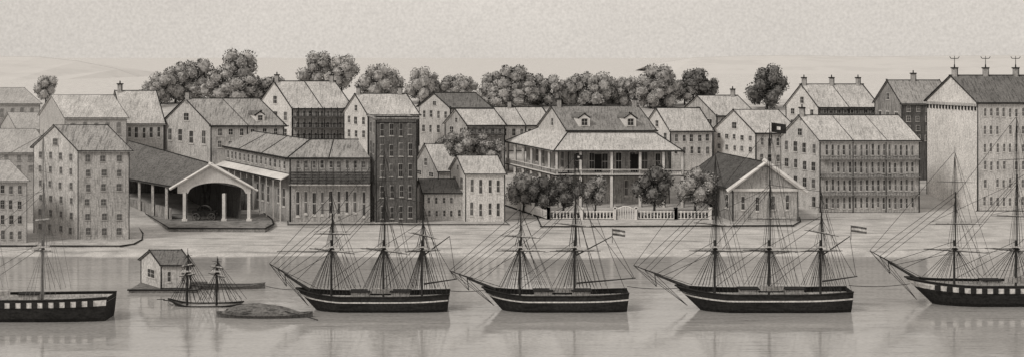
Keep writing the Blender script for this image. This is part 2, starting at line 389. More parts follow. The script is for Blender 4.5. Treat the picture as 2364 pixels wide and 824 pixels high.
for fr in (.03,.36,.68):
    p=h['R0'].lerp(h['R1'],fr)+Vector((0,0,2.4)); m=MB()
    m.cyl(p,p+Vector((0,0,2.4)),.1,.08,4); m.cyl(p+Vector((-.9,0,1.8)),p+Vector((.9,0,1.8)),.09,.09,4); m.cyl(p+Vector((-.9,0,1.8)),p+Vector((-1.2,0,2.3)),.09,.09,4); m.cyl(p+Vector((.9,0,1.8)),p+Vector((1.2,0,2.3)),.09,.09,4)
    m.make('weather_vane',h['roof'],(inks,))
# ------------------------------------------------ corner building (L shaped)
def corner_building():
    Y=352; ze=ZY(368,Y); g=T(Y); D=50; wd=15.0
    E0=Vector((GX(670,Y),Y,0)); E1=Vector((GX(856,Y),Y,0)); EB=Vector((GX(508,Y+D),Y+D,0))
    th=thing('corner_building','long two-storey corner building with arcade, balcony and grey roof','building',Vector((E0.x,E0.y,g)),'houses of the harbour town')
    bdir=(EB-E0).normalized()
    kx=bdir.x/bdir.y
    I1=E1+Vector((kx*wd,wd,0)); IC=E0+Vector((kx*wd+wd,wd,0)); IB=EB+Vector((wd,0,0))
    foot=[E0,E1,I1,IC,IB,EB]
    m=MB()
    for i in range(6):
        a=foot[i];b=foot[(i+1)%6]
        m.face([Vector((a.x,a.y,g-2)),Vector((b.x,b.y,g-2)),Vector((b.x,b.y,ze)),Vector((a.x,a.y,ze))],1 if i==5 else 0)
    for p in (E0,E1,EB): m.bar((p.x,p.y,g-1),(p.x,p.y,ze),.28,2)
    m.bar((E0.x,E0.y,g),(E1.x,E1.y,g),.25,2)
    m.make('wall',th,(wallm,wallm,ink))
    zr=ZY(322,Y+wd/2)
    up=Vector((0,0,.3)); o=.7
    e0=Vector((E0.x-o,E0.y-o,ze))+up; e1=Vector((E1.x,E1.y-o,ze))+up; eb=Vector((EB.x-o,EB.y,ze))+up
    i1=Vector((I1.x,I1.y+o,ze))+up; ic=Vector((IC.x+o,IC.y+o,ze))+up; ib=Vector((IB.x+o,IB.y,ze))+up
    rc=e0.lerp(ic,.5); rc.z=zr; r1=e1.lerp(i1,.5); r1.z=zr; rb=eb.lerp(ib,.5); rb.z=zr
    r=MB()
    for q in ([e0,e1,r1,rc],[eb,e0,rc,rb],[i1,ic,rc,r1],[ic,ib,rb,rc]): r.slab(q,.22,0)
    r.face([e1,i1,r1],1); r.face([ib,eb,rb],0)
    for a,b in ((e0,e1),(eb,e0),(e0,rc),(rc,r1),(rb,rc),(rb,eb)): r.bar(a,b,.3,1)
    for t in (.33,.66):
        r.bar(eb.lerp(e0,t),rb.lerp(rc,t),.22,1)
    r.bar(e0.lerp(e1,.5),rc.lerp(r1,.5),.22,1)
    r.make('roof',th,(roofm,ink))
    ff=Face(E0,E1); fs=Face(EB,E0); z1=ZY(424,Y); z2=ZY(392,Y)
    winrows(th,ff,g+.2,z1-.3,1,9,glass,frm,.42,.65)
    winrows(th,fs,g+2.2,z1-.3,1,13,glass,frm,.45,.65)
    winrows(th,ff,z2+.1,ze-.1,1,9,glass,frm,.42,.8)
    winrows(th,fs,z1+2.5,ze-.1,1,15,glass,frm,.45,.65)
    b=MB()
    b.obox(ff.P0,ff.U,ff.N,0,ff.L,.02,2.0,z1-.25,z1,1)
    for k in range(5):
        zz=z1+.1+(z2-z1-.3)*k/5; b.obox(ff.P0,ff.U,ff.N,0,ff.L,1.85,1.95,zz,zz+(z2-z1)*.15,0)
    for k in range(12):
        u=.2+(ff.L-.4)*k/11; b.obox(ff.P0,ff.U,ff.N,u-.1,u+.1,1.955,2.12,z1,ze-.3,0)
    b.make('balcony',th,(roofk,wallp))
    a=MB()
    q=[fs.pt(0,.03,z1+2.2),fs.pt(fs.L,.03,z1+2.2),fs.pt(fs.L,2.6,z1+.9),fs.pt(0,2.6,z1+.9)]
    a.slab(q,.2,0); a.bar(q[3],q[2],.25,1); a.bar(q[0],q[1],.22,1)
    for k in range(12):
        u=.3+(fs.L-.6)*k/11; a.obox(fs.P0,fs.U,fs.N,u-.1,u+.1,2.2,2.42,g,z1+.85,0)
    a.make('awning',th,(white,ink))
corner_building()
# ------------------------------------------------ market halls
def market():
    Yf=350; Yb=392; zf=2.0
    th=thing('market_hall','open market hall with white arched gable and long dark roof','market hall',Vector((GX(487,Yf),Yf,zf)))
    E0=P(398,431,Yf);E1=P(588,434,Yf);R0=P(487,378,Yf);E3=P(232,402,Yb);R1=P(300,326,Yb);E2=P(420,402,Yb)
    r=MB()
    r.slab([E3,E0,R0,R1],.3,0); r.slab([E1,E2,R1,R0],.3,0)
    for a,b in ((E3,E0),(E0,R0),(R0,R1),(E1,E2),(R0,E1)): r.bar(a,b,.25,1)
    r.make('roof',th,(mat('market_shingle',.17,.6,(1.2,1.2,2.5)),ink))
    p=MB(); y=Yf+.9
    xl,xr=E0.x+1.0,E1.x-1.0; ax,bx=GX(432,Yf),GX(566,Yf)
    def top(x):
        if x<R0.x: t=(x-E0.x)/(R0.x-E0.x); return E0.z+(R0.z-E0.z)*t-.35
        t=(x-R0.x)/(E1.x-R0.x); return R0.z+(E1.z-R0.z)*t-.35
    def bot(x):
        c=(ax+bx)/2; hw=(bx-ax)/2
        base=ZY(447,Yf)
        if abs(x-c)>=hw: return base
        return base+(ZY(422,Yf)-base)*math.sqrt(1-((x-c)/hw)**2)
    pts=sorted(set([xl,xr,R0.x,ax,bx]+[xl+(xr-xl)*i/30 for i in range(31)]))
    for a,b in zip(pts,pts[1:]):
        ta,tb,ba,bb=top(a),top(b),min(bot(a),top(a)),min(bot(b),top(b))
        p.hexa([(a,y-.2,ba),(b,y-.2,bb),(b,y+.2,bb),(a,y+.2,ba),(a,y-.2,ta),(b,y-.2,tb),(b,y+.2,tb),(a,y+.2,ta)],0)
    p.bar((E0.x-.2,Yf-.15,E0.z-.3),(R0.x,Yf-.15,R0.z-.2),.6,0); p.bar((R0.x,Yf-.15,R0.z-.2),(E1.x+.2,Yf-.15,E1.z-.3),.6,0)
    p.make('gable',th,(white,))
    for px in (425,516,574):
        c=MB(); x=GX(px,Yf); c.box(x-.42,x+.42,Yf+.5,Yf+1.3,zf,ZY(447,Yf)+.0,0); c.box(x-.6,x+.6,Yf+.35,Yf+1.45,zf,zf+.5,0)
        c.bar((x+.42,Yf+.5,zf),(x+.42,Yf+.5,ZY(447,Yf)),.14,1)
        c.make('column',th,(white,ink))
    for t in (.12,.3,.48,.66,.84):
        q=E0.lerp(E3,t); c=MB(); c.box(q.x+.6,q.x+1.2,q.y-.3,q.y+.3,0,q.z-.35,0); c.make('column',th,(wallp,))
    w=MB()
    a=E1.lerp(E2,.12);b=E2
    w.hexa([(a.x-1.2,a.y,1),(a.x-.9,a.y,1),(b.x-.9,b.y,1),(b.x-1.2,b.y,1),(a.x-1.2,a.y,a.z-.4),(a.x-.9,a.y,a.z-.4),(b.x-.9,b.y,b.z-.4),(b.x-1.2,b.y,b.z-.4)],0)
    w.box(E3.x+1,E2.x-1,Yb-1,Yb-.6,1,E3.z-.2,0)
    a=E0.lerp(E3,.1);b=E3
    w.hexa([(a.x+1.4,a.y,1),(a.x+1.7,a.y,1),(b.x+1.7,b.y,1),(b.x+1.4,b.y,1),(a.x+1.4,a.y,4.6),(a.x+1.7,a.y,4.6),(b.x+1.7,b.y,4.6),(b.x+1.4,b.y,4.6)],1)
    w.box(GX(440,360),GX(566,360),372,372.3,1,10,0)
    w.make('wall',th,(walld,wallb))
market()
def wagon():
    Y=352; x=GX(472,Y); z=2.0
    th=thing('wagon','dark four-wheeled wagon parked under the market roof','wagon',Vector((x,Y,z)))
    m=MB(); m.hexa([(x-2.4,Y-.8,z+1.1),(x+2.4,Y-.8,z+1.1),(x+2.4,Y+.8,z+1.1),(x-2.4,Y+.8,z+1.1),(x-2.8,Y-1,z+2.2),(x+2.8,Y-1,z+2.2),(x+2.8,Y+1,z+2.2),(x-2.8,Y+1,z+2.2)],0)
    m.make('body',th,(ink,))
    c=MB()
    for k in range(8):
        a0=math.pi*k/8;a1=math.pi*(k+1)/8
        c.face([(x-1.6*math.cos(a0),Y-1,z+2.2+1.3*math.sin(a0)),(x-1.6*math.cos(a1),Y-1,z+2.2+1.3*math.sin(a1)),(x-1.6*math.cos(a1),Y+1,z+2.2+1.3*math.sin(a1)),(x-1.6*math.cos(a0),Y+1,z+2.2+1.3*math.sin(a0))])
    c.make('canopy',th,(walld,))
    for dx in(-1.8,1.8):
        for dy in(-1.0,1.0):
            w=MB(); n=14; R=.85; cx=x+dx; cy=Y+dy
            for k in range(n):
                a0=2*math.pi*k/n;a1=2*math.pi*(k+1)/n
                w.cyl((cx+R*math.cos(a0),cy,z+R+R*math.sin(a0)),(cx+R*math.cos(a1),cy,z+R+R*math.sin(a1)),.1,.1,4)
                if k%2==0: w.cyl((cx,cy,z+R),(cx+R*math.cos(a0),cy,z+R+R*math.sin(a0)),.06,.06,4)
            w.cyl((cx,cy-.2,z+R),(cx,cy+.2,z+R),.18,.18,6)
            w.make('wheel',th,(walld,))
wagon()
def hall2():
    h=house('low hall with dark roof and white-trimmed gable',1692,1842,1592,353,34,432,377,roof='B',wm_=wallm,gm=wallb,rm=roofk,front=(1,4),side=(1,6),base=505,iw=.25,name='market_hall',cat='market hall',group='houses of the harbour town',wf=.25,hf=.5,ov=.9)
    m=MB(); e0,e1=h['hi'][0],h['hi'][1]; a=h['R0']; yy=e0.y-1.25
    L0=Vector((e0.x-1.2,yy,e0.z-.6));L1=Vector((e1.x+1.2,yy,e1.z-.6));A0=Vector((a.x,yy,a.z+.1))
    m.bar(L0,A0,.75,0); m.bar(A0,L1,.75,0); m.obox(h['ff'].P0,h['ff'].U,h['ff'].N,0,h['ff'].L,.02,.4,e0.z-.9,e0.z-.3,0)
    m.make('trim',h['o'],(white,))
hall2()
# ------------------------------------------------ mansion
def mansion():
    h=house('large verandah mansion with dormers and wide hipped porch roof',1310,1512,1243,384,26,303,248,wm_=wallp,gm=wallp,rm=mat('mansion_shingle',.28,.6,(3,.4,.4)),front=None,side=None,iw=.28,name='mansion',cat='mansion',chim=(.08,.97),group=None)
    h['rm']=roofd
    th=h['o']
    dormer(h,.22,.14,2.8,2.3); dormer(h,.75,.14,2.8,2.3)
    window(th,h['fs'].pt(h['fs'].L*.5,0,h['ze']+1.8),h['fs'].U,2,2)
    Y=375;D=42
    zo=ZY(349,Y); zi=ZY(306,384)
    E0=Vector((GX(1278,Y),Y,zo));E1=Vector((GX(1578,Y),Y,zo));E3=Vector((GX(1163,Y+D),Y+D,zo));E2=E3+(E1-E0)
    hi=[Vector((p.x,p.y,zi)) for p in h['hi']]
    v=MB()
    for q in ([E0,E1,hi[1],hi[0]],[E3,E0,hi[0],hi[3]],[E1,E2,hi[2],hi[1]],[E2,E3,hi[3],hi[2]]): v.slab(q,.22,0)
    for a,b in ((E0,E1),(E3,E0),(E0,hi[0]),(E1,hi[1]),(E3,hi[3]),(hi[0],hi[1])): v.bar(a,b,.32,1)
    v.make('porch_roof',th,(roofl,ink))
    zf=ZY(402,Y); g=T(Y)
    f=Face(E0,E1); s=Face(E3,E0)
    v=MB()
    for F_,n in ((f,5),(s,7)):
        v.obox(F_.P0,F_.U,F_.N,.3,F_.L-.3,-6,-.5,zf-.35,zf,0) 
        v.obox(F_.P0,F_.U,F_.N,.3,F_.L-.3,-.65,-.5,zf+1.0,zf+1.15,0)
        k=int(F_.L/.6)
        for i in range(k): 
            u=.5+(F_.L-1)*i/(k-1); v.obox(F_.P0,F_.U,F_.N,u-.05,u+.05,-.62,-.54,zf+.003,zf+.997,1)
        v.bar(F_.pt(.3,-.48,zf-.4),F_.pt(F_.L-.3,-.48,zf-.4),.2,2)
    v.make('verandah',th,(white,wallb,ink))
    for F_,us in ((f,(.015,.2,.44,.66,.84,.985)),(s,(.0,.16,.33,.5,.67,.84))):
        for u in us:
            c=MB(); uu=F_.L*u; q=F_.pt(uu+.3,-1,0)
            c.box(q.x-.36,q.x+.36,q.y-.36,q.y+.36,g-1,zf-.36,0); c.box(q.x-.3,q.x+.3,q.y-.3,q.y+.3,zf+.01,zo-.25,0)
            c.bar((q.x+.36,q.y-.36,g-1),(q.x+.36,q.y-.36,zo-.3),.14,1)
            c.make('column',th,(white,ink))
    c0=Vector((GX(1312,381),381,0)); c1=Vector((GX(1545,381),381,0)); c3=Vector((GX(1215,412),412,0)); c2=c3+(c1-c0)
    w=MB()
    cs=[c0,c1,c2,c3]
    for i in range(4):
        a,b=cs[i],cs[(i+1)%4]
        w.face([(a.x,a.y,g-2),(b.x,b.y,g-2),(b.x,b.y,zo+.6),(a.x,a.y,zo+.6)],0)
    for p in (c0,c1): w.bar((p.x,p.y,g),(p.x,p.y,zo),.2,1)
    w.make('wall',th,(wallm,ink))
    ff=Face(c0,c1);ss=Face(c3,c0)
    winrows(th,ff,zf,zo-.2,1,7,glass,frm,.5,.85)
    winrows(th,ff,g+.6,zf-.8,1,6,glassm,frm,.3,.65)
    winrows(th,ss,zf,zo-.2,1,6,glass,frm,.4,.75)
    winrows(th,ss,g+1.5,zf-.8,1,5,glassm,frm,.3,.65)
    for u in (.26,.62):
        d=MB(); d.obox(ff.P0,ff.U,ff.N,ff.L*u,ff.L*u+1.8,.13,.3,zf+.02,zo-1.2,0); d.make('shutter',th,(ink,))
mansion()
# ------------------------------------------------ fence
def fence(pts,label,hgt=2.4,m0=white):
    th=thing('fence',label,'fence',pts[0])
    m=MB(); 
    for a,b in zip(pts,pts[1:]):
        L=(b-a).length; n=max(2,int(L/.75)); 
        for i in range(n):
            t=(i+.5)/n; p=a.lerp(b,t)
            m.box(p.x-.13,p.x+.13,p.y-.04,p.y+.04,p.z+.4,p.z+hgt*.92,0)
        for hh in (.3,hgt*.8):
            m.hexa([a+Vector((0,-.1,hh)),b+Vector((0,-.1,hh)),b+Vector((0,.1,hh)),a+Vector((0,.1,hh)),a+Vector((0,-.1,hh+.2)),b+Vector((0,-.1,hh+.2)),b+Vector((0,.1,hh+.2)),a+Vector((0,.1,hh+.2))],0)
        m.bar(a+Vector((0,-.2,.1)),b+Vector((0,-.2,.1)),.28,1)
    m.make('pickets',th,(m0,ink))
    for a,b in zip(pts,pts[1:]):
        n=max(1,int((b-a).length/7))
        for i in range(n+1):
            p=a.lerp(b,i/n); c=MB(); c.box(p.x-.35,p.x+.35,p.y-.3,p.y+.3,p.z-.4,p.z+hgt+.3,0); c.box(p.x-.45,p.x+.45,p.y-.4,p.y+.4,p.z+hgt+.303,p.z+hgt+.6,0); c.bar((p.x+.37,p.y-.3,p.z),(p.x+.37,p.y-.3,p.z+hgt),.16,1); c.make('post',th,(m0,ink))
    return th
def G(px,Y): return Vector((GX(px,Y),Y,T(Y)))
fence([G(1165,378),G(1266,357),G(1420,357)],'white picket garden fence with square posts beside the mansion')
fence([G(1468,357),G(1560,357),G(1640,357)],'white picket garden fence with square posts beside the mansion')
def hedge(a,b,label):
    th=thing('hedge',label,'hedge',a)
    c=MB(); L=(b-a).length
    for _ in range(int(L*34)):
        t=random.random(); p=a.lerp(b,t)+Vector((random.uniform(-.2,.2),random.uniform(.4,1.6),random.uniform(0,1.5)+.5*noise.noise(Vector((t*L*.5,0,0)))))
        q=Vector((random.gauss(0,1),random.gauss(0,1),random.gauss(0,1))).normalized(); r_=q.orthogonal().normalized()
        c.face([p-q*.35,p-r_*.22,p+q*.35,p+r_*.22],random.choice((0,1,2)))
    c.make('foliage',th,leafset['dark'])
hedge(G(1268,358),G(1418,358),'dark clipped hedge behind white pickets')
hedge(G(1470,358),G(1638,358),'dark clipped hedge behind white pickets')
g=thing('gate','white arched double garden gate between fence posts','gate',G(1444,357))
m=MB(); xl,xr=GX(1422,357),GX(1466,357); z=T(357); n=9
for i in range(n):
    t=i/(n-1); x=xl+(xr-xl)*t; hh=2.3+1.0*math.sin(math.pi*t)
    m.box(x-.09,x+.09,356.9,357.1,z+.2,z+hh,0)
    if i<n-1:
        t2=(i+1)/(n-1); m.bar((x,357,z+hh),(xl+(xr-xl)*t2,357,z+2.3+math.sin(math.pi*t2)),.2,0)
m.box(xl,xr,356.85,357.15,z+.2,z+.4,0)
m.make('leaf',g,(white,))
for xx in (xl-.25,xr+.25):
    m=MB(); m.box(xx-.25,xx+.25,356.6,357.4,z-.3,z+3.2,0); m.make('post',g,(white,))
# ------------------------------------------------ trees
def tree(px,top,bot,rpx,Y,tone='mid',label='leafy tree',dens=1.0,name='tree',grp='leafy trees around the town',lobes=14,k=1.26):
    base=G(px,Y); th=thing(name,label,'tree',base,grp)
    cx=base.x; R=rpx*k*Y/F; zt=ZY(top-5,Y); zb_=ZY(bot,Y); cz=(zt+zb_)/2; rz=(zt-zb_)/2
    m=MB(); p0=base-Vector((0,0,.5)); p1=Vector((cx+.2,Y,cz-rz*.3)); tr=max(.25,R*.07)
    m.cyl(p0,p1,tr,tr*.6,8)
    for q in range(6):
        a=q*1.05+random.random(); m.cyl(p1-Vector((0,0,rz*.2*(q%3))),p1+Vector((math.cos(a)*R*.6,math.sin(a)*R*.5,rz*random.uniform(.3,.9))),tr*.5,tr*.15,5)
    m.make('trunk',th,(barkm,))
    c=MB(); lo=[]
    for q in range(lobes):
        a=q*2.4+random.uniform(-.4,.4); v=-.8+1.6*(q+.5)/lobes+random.uniform(-.1,.1)
        rr=math.sqrt(max(0,1-v*v))*random.uniform(.5,.78) if q%3 else .2
        lr=random.uniform(.28,.42)
        lo.append((Vector((cx+R*rr*math.cos(a),Y+R*.8*rr*math.sin(a),cz+rz*v*.78)),lr*R,lr*rz*1.05))
    ls=max(.26,.058*R)
    for (q,lr,lz) in lo:
        bm=bmesh.new(); bmesh.ops.create_icosphere(bm,subdivisions=2,radius=1)
        i0=len(c.v)
        for v in bm.verts:
            n=.78+.3*noise.noise(v.co*2.3+q); c.v.append(q+Vector((v.co.x*lr*n,v.co.y*lr*n,v.co.z*lz*n)))
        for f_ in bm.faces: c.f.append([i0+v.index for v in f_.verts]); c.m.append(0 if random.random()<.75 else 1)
        bm.free()
        n=int(180*dens)
        for _ in range(n):
            d=Vector((random.gauss(0,1),random.gauss(0,1)*.7,random.gauss(0,1))).normalized()
            rad=random.uniform(.8,1.14)
            p=q+Vector((d.x*lr*rad,d.y*lr*rad,d.z*lz*rad))
            a=Vector((random.gauss(0,1),random.gauss(0,1),random.gauss(0,1))).normalized(); b_=a.orthogonal().normalized()
            s1=ls*random.uniform(.5,1.1); s2=s1*random.uniform(.4,.8)
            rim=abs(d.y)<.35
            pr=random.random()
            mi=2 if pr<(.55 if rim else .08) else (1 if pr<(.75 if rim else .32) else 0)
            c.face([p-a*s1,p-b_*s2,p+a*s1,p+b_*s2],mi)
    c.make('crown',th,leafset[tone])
    return th
BG=[(372,168,238,34,530,'pale'),(405,150,238,36,533,'mid'),(445,136,235,40,535,'mid'),(545,118,215,40,540,'mid'),(500,158,240,36,528,'pale'),(548,175,242,44,525,'mid'),(602,178,240,34,530,'mid'),(345,192,242,24,520,'pale'),(640,180,240,22,545,'mid'),
 (732,122,205,34,540,'mid'),(788,132,210,34,535,'pale'),(760,150,215,34,545,'mid'),(866,150,235,36,530,'pale'),(898,165,235,26,533,'pale'),(968,160,240,30,530,'pale'),(992,172,240,24,534,'mid'),(1040,175,235,30,536,'mid'),(1068,182,235,26,530,'pale'),
 (1180,150,245,42,520,'mid'),(1135,168,250,30,525,'mid'),(1150,195,255,34,518,'pale'),(1225,170,250,30,530,'mid'),(1200,190,255,36,516,'mid'),(1265,178,252,30,525,'mid'),(1305,180,252,28,530,'pale'),(1335,170,252,32,527,'mid'),(1378,172,252,34,525,'mid'),(1420,182,252,26,530,'pale'),(1442,178,252,26,528,'mid'),
 (1515,152,225,38,520,'mid'),(1500,180,252,34,517,'mid'),(1535,190,252,32,522,'pale'),(1600,164,225,38,530,'dark'),(1635,185,230,22,532,'dark'),(1770,153,250,42,515,'dark'),(1580,190,235,26,527,'mid')]
LB={'pale':'pale leafy tree with scalloped crown on the ridge','mid':'grey leafy tree with rounded crown on the ridge','dark':'very dark dense tree on the ridge'}
for (px,t,b_,r,Y,tn) in BG: tree(px,t,b_,r,Y,tn,label=LB[tn],k=1.3 if tn!='dark' else 1.24)
for (px,t,b_,r,Y,tn) in [(1058,302,368,32,366,'mid'),(1100,312,366,32,370,'mid'),(1140,325,375,30,368,'mid'),(1020,318,365,20,393,'mid')]:
    tree(px,t,b_,r,Y,tn,label='rounded garden tree beside the small houses',lobes=9,k=1.1)
for (px,t,b_,r,Y,tn) in [(1208,396,480,36,368,'mid'),(1252,412,482,34,364,'dark'),(1300,408,482,40,364,'dark'),(1374,408,478,30,364,'mid'),(1510,384,478,42,366,'dark'),(1604,386,480,44,364,'pale'),(1640,400,480,24,366,'mid')]:
    tree(px,t,b_,r,Y,tn,label='dark clipped garden tree behind the picket fence' if tn=='dark' else 'grey rounded garden tree behind the picket fence',lobes=11,dens=1.3,k=1.14)
tree(105,178,235,24,520,'pale','pale leafy tree with scalloped crown on the ridge')
# ------------------------------------------------ ships
def hull(th,Xb,Xs,Y,z_deck,bw,hm=hullm,stripe=True,ports=0,rake=3.2,sheer=1.0):
    n=26
    L=Xs-Xb
    def prof(s):
        w=bw*min(1,(max(s,0)/.28))**.6 if s<.28 else bw
        if s>.75: w*=1-.28*((s-.75)/.25)**2
        zd=z_deck+(sheer*((.35-s)/.35)**2 if s<.35 else 0)+(.35*((s-.6)/.4)**2 if s>.6 else 0)
        return w,zd
    lev=[1.0,.70,.62,.16,0.0,-.4] if not ports else [1.0,.9,.66,.16,0.0,-.4]
    wid=[1.0,1.03,1.03,.98,.9,.5]
    m=MB(); V={}
    for i in range(n+1):
        s=i/n; w,zd=prof(s)
        for k,(l,wk) in enumerate(zip(lev,wid)):
            x=Xb+L*s + (1-max(l,-.2))*rake*(1-s)**5 - (1-l)*.35*(s**6)
            for sd in (-1,1):
                V[i,k,sd]=len(m.v); m.v.append(Vector((x,Y+sd*max(w*wk,.06),zd*l)))
    for i in range(n):
        for k in range(len(lev)-1):
            mi=1 if (stripe and k==1) else 0
            for sd in(-1,1):
                q=[V[i,k,sd],V[i+1,k,sd],V[i+1,k+1,sd],V[i,k+1,sd]]
                m.f.append(q if sd>0 else q[::-1]); m.m.append(mi)
    for i in (0,n):
        for k in range(len(lev)-1):
            m.f.append([V[i,k,-1],V[i,k,1],V[i,k+1,1],V[i,k+1,-1]]); m.m.append(0)
    for i in range(n):
        for sd in(-1,1):
            m.cyl(m.v[V[i,0,sd]],m.v[V[i+1,0,sd]],.13,.13,4,2)
    m.make('hull',th,(hm,wallw,ink),smooth=False)
    d=MB()
    for i in range(n):
        s0,s1=i/n,(i+1)/n; w0,z0=prof(s0);w1,z1=prof(s1)
        d.face([(Xb+L*s0+.1,Y-w0*.96,z0-.7),(Xb+L*s1,Y-w1*.96,z1-.7),(Xb+L*s1,Y+w1*.96,z1-.7),(Xb+L*s0+.1,Y+w0*.96,z0-.7)])
    d.make('deck',th,(wallm,))
    if ports:
        for i in range(ports):
            s=.14+.8*i/(ports-1); w,zd=prof(s); p=MB(); x=Xb+L*s
            p.box(x-.42,x+.42,Y-w*1.03-.1,Y-w*.9,zd*.66-.02,zd*.9+.02,0); p.make('gunport',th,(ink,))
    return prof
def mast(th,x,Y,zd,ztop,prof_w,levels,sm,rm_,yl=4.6,spread=3.4,nsh=12,ang=35,faded=False):
    z1=zd+levels
    z2=z1+(ztop-z1)*.5
    m=MB(); m.cyl((x,Y,zd-1.5),(x,Y,z1+1),.2,.17,8); m.cyl((x+.2,Y,z1-.6),(x+.2,Y,z2+.8),.13,.1,6); m.cyl((x+.1,Y,z2-.3),(x+.1,Y,ztop),.08,.04,6)
    mo=m.make('mast',th,(sm,))
    t=MB(); t.box(x-.8,x+.9,Y-.9,Y+.9,z1-.1,z1+.05); t.make('mast_top',mo,(wallp,))
    for q,(z,l,r) in enumerate(((z1-.7,yl,.1),(z1+(z2-z1)*.45,yl*.82,.075),(z2+(ztop-z2)*.3,yl*.6,.055))):
        a=math.radians(ang); tl=random.uniform(-.35,.35)
        d=Vector((math.cos(a)*l,-math.sin(a)*l,tl)); y=MB(); c=Vector((x+.1,Y-.35,z))
        y.cyl(c-d,c,r*.5,r,6); y.cyl(c,c+d,r,r*.5,6)
        if q<2:
            for w_ in range(7):
                t0=-.75+1.5*w_/7;t1=-.75+1.5*(w_+1)/7; rr_=.09+.05*random.random(); y.cyl(c+d*t0+Vector((0,0,.14)),c+d*t1+Vector((0,0,.14)),rr_,rr_*.8,5,1)
        y.make('yard',mo,(sm,wallm))
    r=MB(); rr=.045 if not faded else .03
    for sd in(-1,1):
        pts=[]
        for k in range(nsh):
            u=-spread+spread*2.0*k/(nsh-1)
            b=Vector((x+u+random.uniform(-.1,.1),Y+sd*prof_w,zd+.5)); a=Vector((x+.1+u*.05,Y+sd*.3,z1-.2)); r.cyl(b,a,rr,rr,3); pts.append((b,a))
        for j in (2,4,6):
            t_=j/10; r.cyl(pts[3][0].lerp(pts[3][1],t_),pts[-4][0].lerp(pts[-4][1],t_),rr*.45,rr*.45,3)
        for u in(-.8,-.4,0,.4,.9):
            r.cyl((x+u,Y+sd*.9,z1),(x+.2,Y+sd*.1,z2),rr*.8,rr*.8,3)
        for u in(-.35,.5): r.cyl((x+u,Y+sd*.5,z2),(x+.1,Y,ztop-1),rr*.8,rr*.8,3)
        for e,zt_ in enumerate((z2+.5,z2-1.5,ztop-.8)):
            r.cyl((x+spread*1.05+e*.8,Y+sd*prof_w,zd+.7),(x+.1,Y,zt_),rr*.8,rr*.8,3)
    r.make('shrouds',mo,(rm_,))
    return z1,z2
